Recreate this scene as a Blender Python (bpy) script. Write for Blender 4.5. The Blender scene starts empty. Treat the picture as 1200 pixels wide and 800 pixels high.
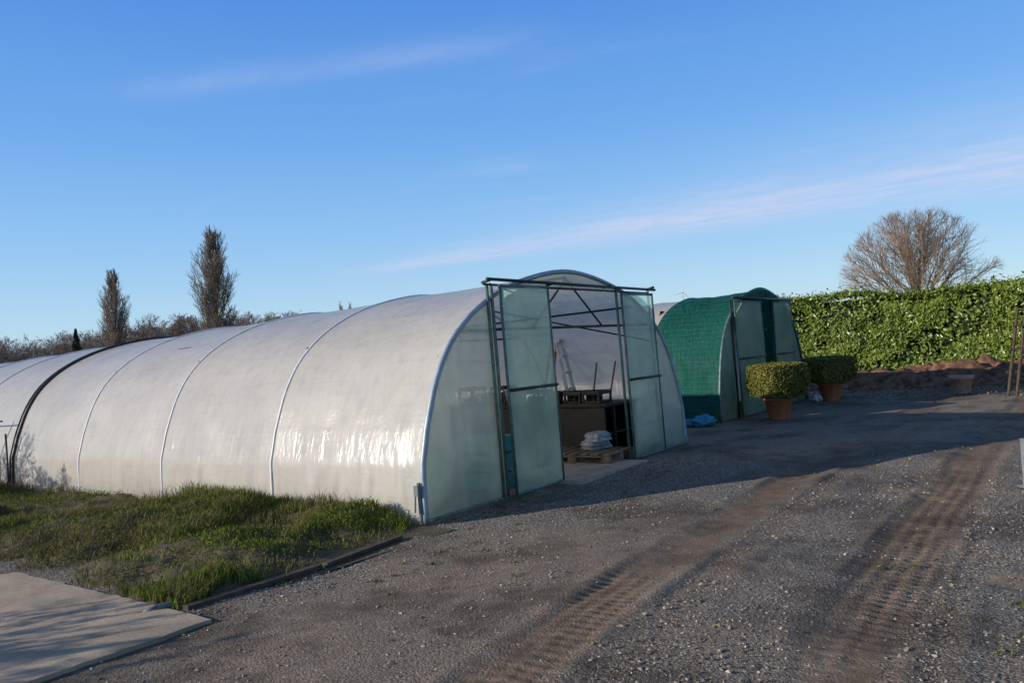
import bpy, math, random
import numpy as np
from mathutils import Vector, Matrix, noise as mnoise
random.seed(7); rng=np.random.default_rng(7)
SC=bpy.context.scene
# ------------------------------------------------------------------ frame of reference
A=np.array([-1.01,8.21]); AX=np.array([-0.792,0.611]); W=np.array([0.611,0.792])
def P(t,s): return A+t*W+s*AX
ROTZ=math.atan2(-0.611,0.792)
# ------------------------------------------------------------------ node helpers
class N:
    def __init__(s,tree): s.t=tree; s.t.nodes.clear()
    def n(s,typ,**kw):
        nd=s.t.nodes.new(typ)
        for k,v in kw.items(): setattr(nd,k,v)
        return nd
    def l(s,a,b): s.t.links.new(a,b)
    def put(s,sock,v):
        if isinstance(v,bpy.types.NodeSocket): s.l(v,sock)
        else: sock.default_value=v
    def m(s,op,a,b=None,c=None,clamp=False):
        nd=s.n('ShaderNodeMath',operation=op); nd.use_clamp=clamp
        s.put(nd.inputs[0],a)
        if b is not None: s.put(nd.inputs[1],b)
        if c is not None: s.put(nd.inputs[2],c)
        return nd.outputs[0]
    def mix(s,f,a,b,blend='MIX'):
        nd=s.n('ShaderNodeMix',data_type='RGBA',blend_type=blend)
        s.put(nd.inputs[0],f)
        s.put(nd.inputs[6],a if isinstance(a,bpy.types.NodeSocket) else (*a[:3],1))
        s.put(nd.inputs[7],b if isinstance(b,bpy.types.NodeSocket) else (*b[:3],1))
        return nd.outputs[2]
    def noise(s,vec,scale,detail=4,rough=.55,dist=0):
        nd=s.n('ShaderNodeTexNoise'); 
        if vec is not None: s.l(vec,nd.inputs['Vector'])
        nd.inputs['Scale'].default_value=scale; nd.inputs['Detail'].default_value=detail
        nd.inputs['Roughness'].default_value=rough; nd.inputs['Distortion'].default_value=dist
        return nd.outputs['Fac']
    def ramp(s,f,lo,hi,a=0.,b=1.):
        nd=s.n('ShaderNodeMapRange'); nd.clamp=True; nd.interpolation_type='SMOOTHSTEP'
        s.put(nd.inputs[0],f); nd.inputs[1].default_value=lo; nd.inputs[2].default_value=hi
        nd.inputs[3].default_value=a; nd.inputs[4].default_value=b
        return nd.outputs[0]
    def mapping(s,vec,scale=(1,1,1),rot=(0,0,0)):
        nd=s.n('ShaderNodeMapping'); s.l(vec,nd.inputs[0]); nd.inputs['Scale'].default_value=scale
        nd.inputs['Rotation'].default_value=rot
        return nd.outputs[0]
    def bump(s,h,strength,dist,normal=None):
        nd=s.n('ShaderNodeBump'); s.l(h,nd.inputs['Height']); nd.inputs['Strength'].default_value=strength
        nd.inputs['Distance'].default_value=dist
        if normal is not None: s.l(normal,nd.inputs['Normal'])
        return nd.outputs[0]
def newmat(name):
    m=bpy.data.materials.new(name); m.use_nodes=True; n=N(m.node_tree)
    out=n.n('ShaderNodeOutputMaterial'); return m,n,out
def simple(name,col,rough=.6,var=.25,scale=6,metal=0,bump=.0,bscale=40,col2=None,spec=.5):
    m,n,out=newmat(name); tc=n.n('ShaderNodeTexCoord').outputs['Object']
    b=n.n('ShaderNodeBsdfPrincipled')
    f=n.noise(tc,scale,5)
    c2=col2 if col2 else tuple(c*(1-var*1.6) for c in col)
    f=n.ramp(f,.3,.7)
    n.l(n.mix(f,col,c2),b.inputs['Base Color'])
    b.inputs['Roughness'].default_value=rough; b.inputs['Metallic'].default_value=metal
    b.inputs['Specular IOR Level'].default_value=spec
    if bump>0: n.l(n.bump(n.noise(tc,bscale,4),.6,bump),b.inputs['Normal'])
    n.l(b.outputs[0],out.inputs[0]); return m
def leafmat(name,c1,c2,c3,rough=.4,trans=.25,spec=.5):
    m,n,out=newmat(name)
    g=n.n('ShaderNodeNewGeometry').outputs['Random Per Island']
    tc=n.n('ShaderNodeTexCoord').outputs['Object']
    f=n.noise(tc,1.3,3)
    c=n.mix(g,c1,c2); c=n.mix(n.ramp(f,.45,.75,0,.8),c,c3)
    g2=n.m('FRACT',n.m('MULTIPLY',g,37.7))
    c=n.mix(n.m('MULTIPLY',g2,.45),c,(0.012,0.02,0.005))
    b=n.n('ShaderNodeBsdfPrincipled'); n.l(c,b.inputs['Base Color']); b.inputs['Roughness'].default_value=rough
    b.inputs['Specular IOR Level'].default_value=spec
    if trans<=0: n.l(b.outputs[0],out.inputs[0]); return m
    t=n.n('ShaderNodeBsdfTranslucent'); n.l(c,t.inputs[0])
    mx=n.n('ShaderNodeMixShader'); mx.inputs[0].default_value=trans
    n.l(b.outputs[0],mx.inputs[1]); n.l(t.outputs[0],mx.inputs[2]); n.l(mx.outputs[0],out.inputs[0]); return m
def sheetmat(name,col,col2,trans=.45,clear=.05,rough=.34,bump=.02,spec=.5,net=False,tint=1.7):
    m,n,out=newmat(name); tc=n.n('ShaderNodeTexCoord').outputs['Object']
    f=n.ramp(n.noise(tc,.8,6,.6),.35,.7)
    c=n.mix(f,col,col2)
    st=n.ramp(n.noise(n.mapping(tc,(9,9,.7)),1.0,4),.45,.8,0,.3)
    c=n.mix(st,c,tuple(x*.65 for x in col2))
    fl=n.ramp(n.noise(n.mapping(tc,(1.5,1.5,30)),1.0,3),.5,.75,0,.16)
    c=n.mix(fl,c,tuple(x*.65 for x in col2))
    sx=n.n('ShaderNodeSeparateXYZ'); n.l(tc,sx.inputs[0])
    low=n.ramp(sx.outputs[2],.02,.40,.55,0)
    c=n.mix(n.m('MULTIPLY',low,n.noise(tc,5,5)),c,(.12,.13,.08))
    h1=n.noise(n.mapping(tc,(1.0,2,9)),1.2,3,.5,.5)
    h2=n.noise(n.mapping(tc,(7,2,1.0)),1.3,3,.5,.8)
    h3=n.noise(n.mapping(tc,(3,2,1.5),(.3,.6,.2)),2.0,2,.5,1.2)
    h4=n.noise(n.mapping(tc,(2.5,3,3.0),(0,-.7,.0)),2.4,3,.5,2.0)
    h=n.m('ADD',n.m('MULTIPLY',h1,.25),n.m('ADD',n.m('MULTIPLY',h2,.8),n.m('ADD',n.m('MULTIPLY',h3,.6),n.m('MULTIPLY',h4,.3))))
    nm=n.bump(h,.75,bump)
    b=n.n('ShaderNodeBsdfPrincipled'); n.l(c,b.inputs['Base Color'])
    rg_=n.ramp(n.noise(tc,2.2,5),.35,.7,rough*.85,rough*1.3); n.l(rg_,b.inputs['Roughness'])
    b.inputs['Specular IOR Level'].default_value=spec; n.l(nm,b.inputs['Normal'])
    t=n.n('ShaderNodeBsdfTranslucent'); n.l(c,t.inputs[0]); n.l(nm,t.inputs['Normal'])
    mx=n.n('ShaderNodeMixShader'); mx.inputs[0].default_value=trans
    n.l(b.outputs[0],mx.inputs[1]); n.l(t.outputs[0],mx.inputs[2])
    tr=n.n('ShaderNodeBsdfTransparent'); n.put(tr.inputs[0],(*[min(1,x*tint) for x in col],1))
    m2=n.n('ShaderNodeMixShader'); n.l(n.ramp(n.noise(tc,1.7,4),.3,.7,clear*.6,clear*1.4),m2.inputs[0])
    if net:
        w=n.n('ShaderNodeTexWave',wave_type='BANDS',bands_direction='Z'); n.l(tc,w.inputs[0]); w.inputs['Scale'].default_value=3.2
        w.inputs['Distortion'].default_value=2.5; w.inputs['Detail'].default_value=2; w.inputs['Detail Scale'].default_value=.8
        n.l(n.ramp(w.outputs['Fac'],.3,.95,clear*.2,clear*2.2),m2.inputs[0])
        cw=n.mix(n.ramp(w.outputs['Fac'],.86,.98,0,.5),c,tuple(x*2.6 for x in col)); n.l(cw,b.inputs['Base Color'])
    n.l(mx.outputs[0],m2.inputs[1]); n.l(tr.outputs[0],m2.inputs[2]); n.l(m2.outputs[0],out.inputs[0]); return m
# ------------------------------------------------------------------ mesh helpers
def link(o,parent=None):
    SC.collection.objects.link(o)
    if parent: o.parent=parent
    return o
def npmesh(name,V,F,mat,parent=None,smooth=False,attr=None):
    V=np.asarray(V,dtype=np.float32); F=np.asarray(F,dtype=np.int32)
    me=bpy.data.meshes.new(name); me.vertices.add(len(V)); me.vertices.foreach_set('co',V.ravel())
    k=F.shape[1]; me.loops.add(F.size); me.loops.foreach_set('vertex_index',F.ravel())
    me.polygons.add(len(F)); me.polygons.foreach_set('loop_start',np.arange(0,F.size,k,dtype=np.int32))
    try: me.polygons.foreach_set('loop_total',np.full(len(F),k,dtype=np.int32))
    except Exception: pass
    me.update(calc_edges=True); me.validate()
    me.polygons.foreach_set('use_smooth',np.full(len(me.polygons),smooth))
    if attr:
        for an,av in attr.items():
            a=me.attributes.new(an,'FLOAT','POINT'); a.data.foreach_set('value',np.asarray(av,dtype=np.float32))
    me.materials.append(mat); o=bpy.data.objects.new(name,me); return link(o,parent)
class MB:
    def __init__(s): s.v=[]; s.f=[]
    def quad(s,a,b,c,d):
        i=len(s.v); s.v+= [a,b,c,d]; s.f.append((i,i+1,i+2,i+3))
    def box(s,c,d,rz=0,ry=0,rx=0,bev=0):
        M=Matrix.Rotation(rz,3,'Z')@Matrix.Rotation(ry,3,'Y')@Matrix.Rotation(rx,3,'X'); i=len(s.v)
        for x in(-.5,.5):
            for y in(-.5,.5):
                for z in(-.5,.5):
                    s.v.append(tuple(M@Vector((x*d[0],y*d[1],z*d[2]))+Vector(c)))
        for q in((0,1,3,2),(4,6,7,5),(0,4,5,1),(2,3,7,6),(0,2,6,4),(1,5,7,3)): s.f.append(tuple(i+k for k in q))
    def tube(s,pts,r,n=8,cap=True):
        pts=[Vector(p) for p in pts]; rs=r if hasattr(r,'__len__') else [r]*len(pts)
        i0=len(s.v); up=None
        for i,p in enumerate(pts):
            d=(pts[min(i+1,len(pts)-1)]-pts[max(i-1,0)]).normalized()
            if up is None: up=Vector((0,0,1)) if abs(d.z)<.9 else Vector((1,0,0))
            a=d.cross(up).normalized(); b=a.cross(d).normalized(); up=b
            for k in range(n):
                t=2*math.pi*k/n; s.v.append(tuple(p+rs[i]*(a*math.cos(t)+b*math.sin(t))))
        for i in range(len(pts)-1):
            for k in range(n):
                a=i0+i*n+k; b=i0+i*n+(k+1)%n; s.f.append((a,b,b+n,a+n))
        if cap:
            s.f.append(tuple(i0+k for k in range(n))[::-1]); e=i0+(len(pts)-1)*n; s.f.append(tuple(e+k for k in range(n)))
    def lathe(s,prof,c,n=32):
        i0=len(s.v)
        for r,z in prof:
            for k in range(n):
                t=2*math.pi*k/n; s.v.append((c[0]+r*math.cos(t),c[1]+r*math.sin(t),c[2]+z))
        for i in range(len(prof)-1):
            for k in range(n):
                a=i0+i*n+k; b=i0+i*n+(k+1)%n; s.f.append((a,b,b+n,a+n))
    def obj(s,name,mat,parent=None,smooth=False,bevel=0):
        me=bpy.data.meshes.new(name); me.from_pydata([tuple(v) for v in s.v],[],s.f); me.update()
        me.polygons.foreach_set('use_smooth',[smooth]*len(me.polygons)); me.materials.append(mat)
        o=bpy.data.objects.new(name,me); link(o,parent)
        if bevel>0:
            b=o.modifiers.new('bevel','BEVEL'); b.width=bevel; b.segments=2; b.limit_method='ANGLE'
        return o
def empty(name,loc=(0,0,0),rot=(0,0,0)):
    e=bpy.data.objects.new(name,None); e.location=loc; e.rotation_euler=rot; e.empty_display_size=.3; return link(e)
def vn(x,y,z=0): return mnoise.noise(Vector((x,y,z)))
def npnoise(X,Y,seed=0,octs=5):
    r=np.random.default_rng(seed); out=np.zeros_like(X); 
    for k in range(octs*4):
        f=2**(k/4)*.6; a=r.uniform(0,2*math.pi); ph=r.uniform(0,6.28); 
        out+=np.sin((X*math.cos(a)+Y*math.sin(a))*f+ph+1.3*np.sin((Y*math.cos(a)-X*math.sin(a))*f*.7+ph*2))/(f**.75)
    return out/3.0
# ------------------------------------------------------------------ ground
def slope_z(X,Y):
    s=(X-A[0])*AX[0]+(Y-A[1])*AX[1]
    s=np.clip(s-.3,0,32); return -0.0190*s
t1=np.polyfit([0,4.09,6.12,8.03,11,14.5,20],[-1.9,-.12,.93,2.3,4.5,7.0,11.2],4)
t2=np.polyfit([0,4.02,5.88,8.56,13.6,20],[-.9,1.48,2.73,4.77,8.5,13.2],3)
t3=np.polyfit([0,4.4,7,10,14],[-1.2,.6,2.0,4.3,7.6],3)
t4=np.polyfit([0,4.02,5.88,8.56,13.6,20],[-.45,1.95,3.15,5.1,8.7,13.2],3)
def track_info(X,Y):
    res=[];al=[]
    for p in (t1,t2,t3,t4):
        yy=np.clip(Y,1,22); f=np.polyval(p,yy); dp=np.polyval(np.polyder(p),yy); c=1/np.sqrt(1+dp**2)
        res.append((X-f)*c); al.append((Y+ (X-f)*dp*c*c)/c)
    return res,al
def gh(X,Y):
    X=np.asarray(X,float);Y=np.asarray(Y,float)
    z=.016*npnoise(X*1.1,Y*1.1,3,4)
    return z
angf=np.radians(np.linspace(-43,43,620)); angc=np.radians(np.linspace(43,317,60))[1:-1]
ang=np.concatenate([angf,angc])
R=np.concatenate([np.linspace(.3,2.2,8)[:-1],2.2*np.exp(np.linspace(0,math.log(30/2.2),560)),30*np.exp(np.linspace(0,math.log(3000/30),50))[1:]])
AA,RR=np.meshgrid(ang,R); X=RR*np.sin(AA); Y=RR*np.cos(AA)
d,al=track_info(X,Y)
near=np.clip((34-RR)/10,0,1)
Z=gh(X,Y)*near
nz=npnoise(X*3,Y*3,9,4)
dirt=np.zeros_like(X); trk=np.zeros_like(X)
wt=[.22,.25,.13,.12]; st_=[.95,1.0,.45,.6]
for i,(di,ai) in enumerate(zip(d,al)):
    w=wt[i]
    core=1/(1+np.exp((np.abs(di+.05*nz)-w)/.045))*st_[i]
    ph_=ai*2*math.pi/.105+np.abs(di)*16+1.0*nz
    tread=np.tanh(2.0*np.sin(ph_))
    rib=np.cos(di*2*math.pi/.12)
    vis=np.clip(.5+1.0*npnoise(X*1.4,Y*.8,31+i,3),0.05,1)
    Z+=near*core*(-.020+.0070*tread*vis+.004*rib*vis)
    Z+=near*.016*st_[i]*np.exp(-((np.abs(di)-w-.07)/.06)**2)*(.6+.6*nz)
    trk=np.maximum(trk,core*np.clip(.75+.5*npnoise(X*.9,Y*.6,61+i,3),.15,1))
    dirt=np.maximum(dirt,core*(.85+.25*nz)); dirt=np.maximum(dirt,.5*st_[i]*np.exp(-(di/.6)**2)*(.6+.5*nz))
big=npnoise(X*.45,Y*.45,77,4)
mid=(d[0]>0)&(d[1]<0)
dirt=np.maximum(dirt,np.clip(big*.9+.25,0,.62))
dirt=np.where(mid,np.maximum(dirt*.95,.3),dirt)
dirt=np.maximum(dirt,np.clip((d[1]-.1)/1.0,0,1)*np.clip(.6+.6*big,0,.9)*np.clip(2-d[1]*.3,0,1))
dirt=np.maximum(dirt,np.clip((Y-15)/8,0,1)*.7)
Z+=near*.007*nz*(1-dirt)
for (px,py,pr) in ((4.1,8.2,.5),(3.2,5.2,.25),(4.6,8.9,.3)):
    q=np.exp(-(((X-px)/pr)**2+((Y-py)/(pr*.8))**2)); Z+=-.02*q+.02*q*npnoise(X*9,Y*9,5,3); dirt=np.maximum(dirt,q)
Z+=slope_z(X,Y)
nr,na=X.shape
idx=np.arange(nr*na).reshape(nr,na)
a_=idx[:-1,:]; b_=np.roll(idx,-1,1)[:-1,:]; c_=np.roll(idx,-1,1)[1:,:]; d_=idx[1:,:]
F=np.stack([a_,d_,c_,b_],-1).reshape(-1,4)
V=np.stack([X,Y,Z],-1).reshape(-1,3)
farg=np.clip((RR-30)/25,0,1)
m,n,out=newmat('ground_mat')
tc=n.n('ShaderNodeTexCoord').outputs['Object']
at=n.n('ShaderNodeAttribute',attribute_name='dirt').outputs['Fac']
af=n.n('ShaderNodeAttribute',attribute_name='far').outputs['Fac']
ak=n.n('ShaderNodeAttribute',attribute_name='track').outputs['Fac']
def vor(scale,feat='F1'):
    v=n.n('ShaderNodeTexVoronoi',feature=feat); n.l(tc,v.inputs['Vector']); v.inputs['Scale'].default_value=scale; return v
v1=vor(55); v2=vor(105)
sep=n.n('ShaderNodeSeparateColor'); n.l(v1.outputs['Color'],sep.inputs[0])
stone=n.mix(n.m('POWER',sep.outputs[0],1.5),(.12,.105,.09),(.58,.51,.43))
sep2=n.n('ShaderNodeSeparateColor'); n.l(v2.outputs['Color'],sep2.inputs[0])
stone2=n.mix(n.m('POWER',sep2.outputs[0],1.4),(.13,.112,.092),(.47,.41,.34))
stone=n.mix(n.ramp(n.noise(tc,30,2),.40,.6),stone,stone2)
gap=n.ramp(v1.outputs['Distance'],.35,.75)
stone=n.mix(n.m('MULTIPLY',gap,.7),stone,(.07,.056,.043))
nl=n.noise(tc,.7,7,.62); nm_=n.noise(tc,7,6,.65); nf=n.noise(tc,60,4,.7)
earth=n.mix(n.ramp(nm_,.3,.7),(.28,.20,.135),(.155,.107,.070))
earth=n.mix(n.ramp(nf,.35,.7,0,.55),earth,(.34,.265,.19))
earth=n.mix(n.ramp(sep2.outputs[1],.80,.92,0,.7),earth,stone2)
fac=n.m('ADD',at,n.m('MULTIPLY',n.m('SUBTRACT',nm_,.5),1.1)); fac=n.m('ADD',fac,n.m('MULTIPLY',n.m('SUBTRACT',nf,.5),1.1))
fac=n.ramp(fac,.1,.85)
col=n.mix(fac,stone,earth)
tkc=n.mix(n.ramp(nm_,.3,.7),(.245,.16,.10),(.155,.10,.064)); col=n.mix(n.m('MULTIPLY',ak,.8),col,tkc)
moist=n.ramp(nl,.46,.60,0,.72)
moist=n.m('MULTIPLY',moist,n.ramp(n.noise(tc,4,5,.7),.3,.6,.35,1))
col=n.mix(moist,col,(.072,.052,.036))
grass=n.mix(n.ramp(nm_,.3,.7),(.05,.07,.02),(.10,.10,.04))
col=n.mix(af,col,grass)
b=n.n('ShaderNodeBsdfPrincipled'); n.l(col,b.inputs['Base Color'])
n.l(n.mix(moist,(.9,.9,.9),(.7,.7,.7)),b.inputs['Roughness']); b.inputs['Specular IOR Level'].default_value=.15
hs=n.m('SUBTRACT',1,v1.outputs['Distance']); hs=n.m('ADD',hs,n.m('MULTIPLY',n.m('SUBTRACT',1,v2.outputs['Distance']),.6))
inv=n.m('SUBTRACT',1,n.m('MULTIPLY',fac,.8))
h=n.m('ADD',n.m('MULTIPLY',hs,inv),n.m('ADD',n.m('MULTIPLY',nf,.7),n.m('MULTIPLY',nm_,.8)))
n.l(n.bump(h,1.0,.014),b.inputs['Normal']); n.l(b.outputs[0],out.inputs[0])
ground=npmesh('ground',V,F,m,smooth=True,attr={'dirt':dirt.ravel(),'far':farg.ravel(),'track':trk.ravel()})
def gz(x,y):
    return float(slope_z(np.array(x),np.array(y))+gh(np.array([x]),np.array([y]))[0])
# ------------------------------------------------------------------ materials
M_poly=sheetmat('white_polythene',(.87,.80,.71),(.77,.705,.63),trans=.44,clear=.06,rough=.21,bump=.010,spec=1.0,tint=1.15)
M_clear=sheetmat('clear_polythene',(.66,.74,.66),(.52,.64,.56),trans=.55,clear=.26,rough=.3,bump=.012,tint=1.3)
M_door=sheetmat('door_polythene',(.54,.72,.62),(.40,.62,.53),trans=.55,clear=.32,rough=.35,bump=.010,tint=1.4)
M_net=sheetmat('green_shade_net',(.014,.115,.085),(.009,.08,.06),trans=.3,clear=.10,rough=.7,bump=.06,spec=.2,net=True)
M_clear2=sheetmat('green_tint_polythene',(.42,.50,.38),(.26,.40,.30),trans=.5,clear=.14,rough=.4,bump=.02)
M_galv=simple('galvanised_steel',(.36,.40,.42),.45,.2,8,metal=.5)
M_hoop=simple('pale_hoop_band',(.78,.76,.73),.5,.12,5)
M_hoopf=simple('front_hoop_steel',(.36,.42,.46),.45,.15,5,metal=.2)
M_greensteel=simple('weathered_green_steel',(.15,.23,.20),.5,.3,8,metal=.3)
M_dark=simple('dark_steel',(.03,.033,.035),.5,.3,9)
M_black=simple('black_board',(.012,.013,.014),.55,.3,4)
M_blackpl=simple('black_plastic',(.018,.018,.018),.4,.3,12)
M_wood=simple('weathered_timber',(.24,.16,.10),.8,.3,9,bump=.004,bscale=60)
M_woodd=simple('dark_timber',(.09,.058,.038),.85,.3,9,bump=.006,bscale=50)
M_terra=simple('terracotta',(.48,.15,.055),.75,.2,9,bump=.003,bscale=60)
M_terra2=simple('pale_terracotta',(.55,.32,.24),.8,.2,9,bump=.003)
M_white=simple('white_plastic',(.72,.71,.68),.5,.12,7)
M_sack=simple('plastic_sack',(.46,.45,.44),.4,.35,16,bump=.01,bscale=14)
M_orange=simple('orange_paint',(.65,.17,.04),.5,.2,8)
M_alu=simple('aluminium',(.62,.62,.62),.38,.15,8,metal=.4)
M_blue=simple('blue_plastic',(.04,.30,.48),.4,.3,9,bump=.02,bscale=9)
M_pipe=simple('grey_blue_pipe',(.13,.16,.20),.5,.2,8)
M_bark=simple('bark',(.13,.095,.07),.9,.3,5,bump=.01,bscale=20)
M_twig=simple('winter_twigs',(.33,.23,.155),.9,.2,.5)
M_twig2=simple('poplar_twigs',(.26,.19,.135),.9,.2,.5)
M_twig3=simple('treeline_twigs',(.27,.185,.14),.9,.35,.05,col2=(.18,.135,.11))
# ------------------------------------------------------------------ polytunnels
def make_profile(width,height,nn=60):
    hw=width/2; base=[(0,0),(.012,.30),(.026,.60),(.122,.95),(.31,1.42),(.64,1.88),(1.2,2.27),(2.0,2.56),(3.06,2.71)]
    base=[(y*hw/3.06,z*height/2.71) for y,z in base]
    full=base+[(width-y,z) for y,z in base[::-1][1:]]
    P_=np.array(full); dd=np.r_[0,np.cumsum(np.hypot(*np.diff(P_,axis=0).T))]
    us=np.linspace(0,dd[-1],2*nn+1)
    for q in (2,3,len(P_)-3,len(P_)-4):
        us[np.argmin(abs(us-dd[q]))]=dd[q]
    out=[]
    for u in us:
        i=min(max(np.searchsorted(dd,u)-1,0),len(P_)-2); f=(u-dd[i])/(dd[i+1]-dd[i])
        p0=P_[max(i-1,0)];p1=P_[i];p2=P_[i+1];p3=P_[min(i+2,len(P_)-1)]
        cr=.5*((2*p1)+(-p0+p2)*f+(2*p0-5*p1+4*p2-p3)*f*f+(-p0+3*p1-3*p2+p3)*f**3)
        lin=p1*(1-f)+p2*f
        if i in (2,len(P_)-4): cr=lin
        elif i in (1,3,len(P_)-3,len(P_)-5): cr=.5*cr+.5*lin
        out.append(cr)
    out=np.array(out); 
    for i in range(1,len(out)): out[i,0]=max(out[i,0],out[i-1,0]+1e-4)
    return out
def cover(name,prof,s0,s1,ds,hoop,mat,parent,off=0.,sag=.035,seed=0,wr=1.):
    ss=[];s=s0
    while s<s1: ss.append(s); s+= ds if s<13 else .2
    ss.append(s1)
    ss=np.array(ss); n=len(prof)
    tang=np.gradient(prof,axis=0); nor=np.stack([-tang[:,1],tang[:,0]],-1); nor/=np.linalg.norm(nor,axis=1)[:,None]
    V=np.zeros((len(ss),n,3))
    arc=np.r_[0,np.cumsum(np.hypot(*np.diff(prof,axis=0).T))]
    for i,s in enumerate(ss):
        fr=(s%hoop)/hoop; k=int(s//hoop); sg=math.sin(math.pi*fr)**.8 if 0<fr<1 else 0
        for j in range(n):
            y,z=prof[j]; hz=min(z/2.0,1)
            dsp=off-sag*sg*hz
            dsp+=wr*.010*sg*hz*vn(s*2.2+z*.8,arc[j]*.9,seed)
            dsp+=wr*.005*sg*hz*vn(s*1.2,arc[j]*5+s*1.5,seed+5)
            dsp+=wr*.007*sg*hz*vn(s*5+arc[j]*1.2,arc[j]*.6,seed+7)
            low=max(0,1-z/.62)
            dsp+=wr*.038*low**.7*vn(s*6+z*1.4,z*.5,seed+9)*(.5+.5*sg)
            dsp+=wr*.012*low**.5*vn(s*16+z*3,z*1.5,seed+19)
            if s<2.4 and z<.95:
                dsp+=wr*.045*(1-z/.95)*(1-s/2.4)*abs(vn(s*7-z*3.5,z*.5,seed+12))
            V[i,j]=(-s,y-0+nor[j,0]*dsp,z+nor[j,1]*dsp)
    idx=np.arange(len(ss)*n).reshape(len(ss),n)
    F=np.stack([idx[:-1,:-1],idx[:-1,1:],idx[1:,1:],idx[1:,:-1]],-1).reshape(-1,4)
    return npmesh(name,V.reshape(-1,3),F,mat,parent,smooth=True)
def hoop_tube(mb,prof,s,r,off=.02,n=8):
    tang=np.gradient(prof,axis=0); nor=np.stack([-tang[:,1],tang[:,0]],-1); nor/=np.linalg.norm(nor,axis=1)[:,None]
    mb.tube([(-s,prof[j,0]+nor[j,0]*off,prof[j,1]+nor[j,1]*off) for j in range(0,len(prof),2)],r,n)
def wall_sheet(mb,prof,ya,yb,x=0.,rows=14,z0=0.01,seed=0):
    ys=[(y,z) for y,z in prof if ya<y<yb]
    zi=lambda y: float(np.interp(y,prof[:,0],prof[:,1]))
    ys=[(ya,zi(ya))]+ys+[(yb,zi(yb))]
    cols=[]
    for (y0,za),(y1,zb) in zip(ys[:-1],ys[1:]):
        m_=max(1,int((y1-y0)/.06))
        for q in range(m_): cols.append((y0+(y1-y0)*q/m_,za+(zb-za)*q/m_))
    cols.append(ys[-1])
    i0=len(mb.v)
    for y,z in cols:
        for r in range(rows+1):
            zz=z0+(z-z0)*r/rows
            e=min(r,rows-r)/rows*2
            mb.v.append((x+.03*e*vn(y*2.2,zz*1.2,seed)+.012*vn(y*8+zz*2,zz*2,seed+3),y,zz))
    for c in range(len(cols)-1):
        for r in range(rows):
            a=i0+c*(rows+1)+r; mb.f.append((a,a+rows+1,a+rows+2,a+1))
def door(name,y0,y1,h,x,parent,msheet,mfr,mid=.5,r=.018):
    e=bpy.data.objects.new(name,None); link(e,parent)
    mb=MB()
    for y in(y0,y1): mb.tube([(x,y,.03),(x,y,h)],r)
    for z in(.04,h-.02): mb.tube([(x,y0,z),(x,y1,z)],r)
    mb.obj(name+'_frame',mfr,e,True)
    mb=MB(); mb.tube([(x+.03,y0,h*mid),(x+.03,y1,h*mid)],.02); mb.obj(name+'_middle_bar',M_dark,e,True)
    mb=MB(); nx,nzz=20,44
    for i in range(nx+1):
        for j in range(nzz+1):
            y=y0+(y1-y0)*i/nx; z=.04+(h-.06)*j/nzz; ed=min(i,nx-i,3)/3
            mb.v.append((x+.004+.022*ed*vn(y*4,z*1.8,y0)+.010*ed*vn(y*11+z*4,z*3,4),y,z))
    for i in range(nx):
        for j in range(nzz): a=i*(nzz+1)+j; mb.f.append((a,a+nzz+1,a+nzz+2,a+1))
    mb.obj(name+'_sheet',msheet,e,True)
TILT=math.radians(-1.1)
# ---- tunnel 1
T1=empty('polytunnel',(A[0],A[1],0.0),(0,TILT,ROTZ))
pr=make_profile(6.12,2.71)
HO=2.62; L=33.
cover('white_cover',pr,0.,L,.035,HO,M_poly,T1,seed=1)
mb=MB()
k=1
while k*HO<L:
    if k!=4: hoop_tube(mb,pr,k*HO,.018,.0)
    k+=1
mb.obj('hoops',M_hoop,T1,True)
mb=MB(); hoop_tube(mb,pr,0.0,.032,.010); 
mb.obj('front_hoop',M_hoopf,T1,True)
mb=MB(); hoop_tube(mb,pr,4*HO,.026,.02); hoop_tube(mb,pr,4*HO+.13,.016,.02); mb.obj('dark_joining_hoop',M_dark,T1,True)
mb=MB()
zi=lambda y: float(np.interp(y,pr[:,0],pr[:,1]))
for y in(3.06,1.3,4.82): mb.tube([(-.05,y,zi(y)-.06),(-L+.1,y,zi(y)-.06)],.018,6)
for k in range(0,12):
    mb.tube([(-k*HO-.05,.75,1.98),(-k*HO-.05,5.37,1.98)],.02,6)
    mb.tube([(-k*HO-.05,2.2,1.98),(-k*HO-.05,3.06,2.63)],.014,6); mb.tube([(-k*HO-.05,3.9,1.98),(-k*HO-.05,3.06,2.63)],.014,6)
mb.tube([(-.1,.5,1.7),(-HO,2.4,2.6)],.014,6)
mb.tube([(-.1,5.6,1.7),(-HO,3.9,2.55)],.014,6)
mb.obj('crossbars',M_dark,T1,True)
mb=MB(); wall_sheet(mb,pr,.03,1.38,0.0,seed=2); wall_sheet(mb,pr,5.2,6.09,0.0,seed=5)
def top_strip(mb,y0,y1,nn=24):
    ys=np.linspace(y0,y1,nn); i0=len(mb.v)
    for y in ys: mb.v+=[(0.,y,min(2.47,zi(y)-.02)),(0.005,y,zi(y))]
    for c in range(nn-1): a=i0+2*c; mb.f.append((a,a+2,a+3,a+1))
top_strip(mb,1.38,5.2)
mb.obj('end_wall_sheet',M_clear,T1,True)
mb=MB()
for y in(1.26,1.34,4.22,5.2): mb.tube([(.035,y,0),(.035,y,min(2.5,zi(y)+.25 if y<1.4 else 2.5))],.02)
mb.tube([(.03,.0,.02),(.03,2.36,.02)],.02); mb.tube([(.03,4.26,.02),(.03,6.1,.02)],.02)
mb.obj('end_wall_posts',M_greensteel,T1,True)
mb=MB(); mb.tube([(.13,1.16,2.55),(.13,5.26,2.50)],.02); mb.tube([(.04,1.2,2.50),(.04,5.2,2.46)],.014)
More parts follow.
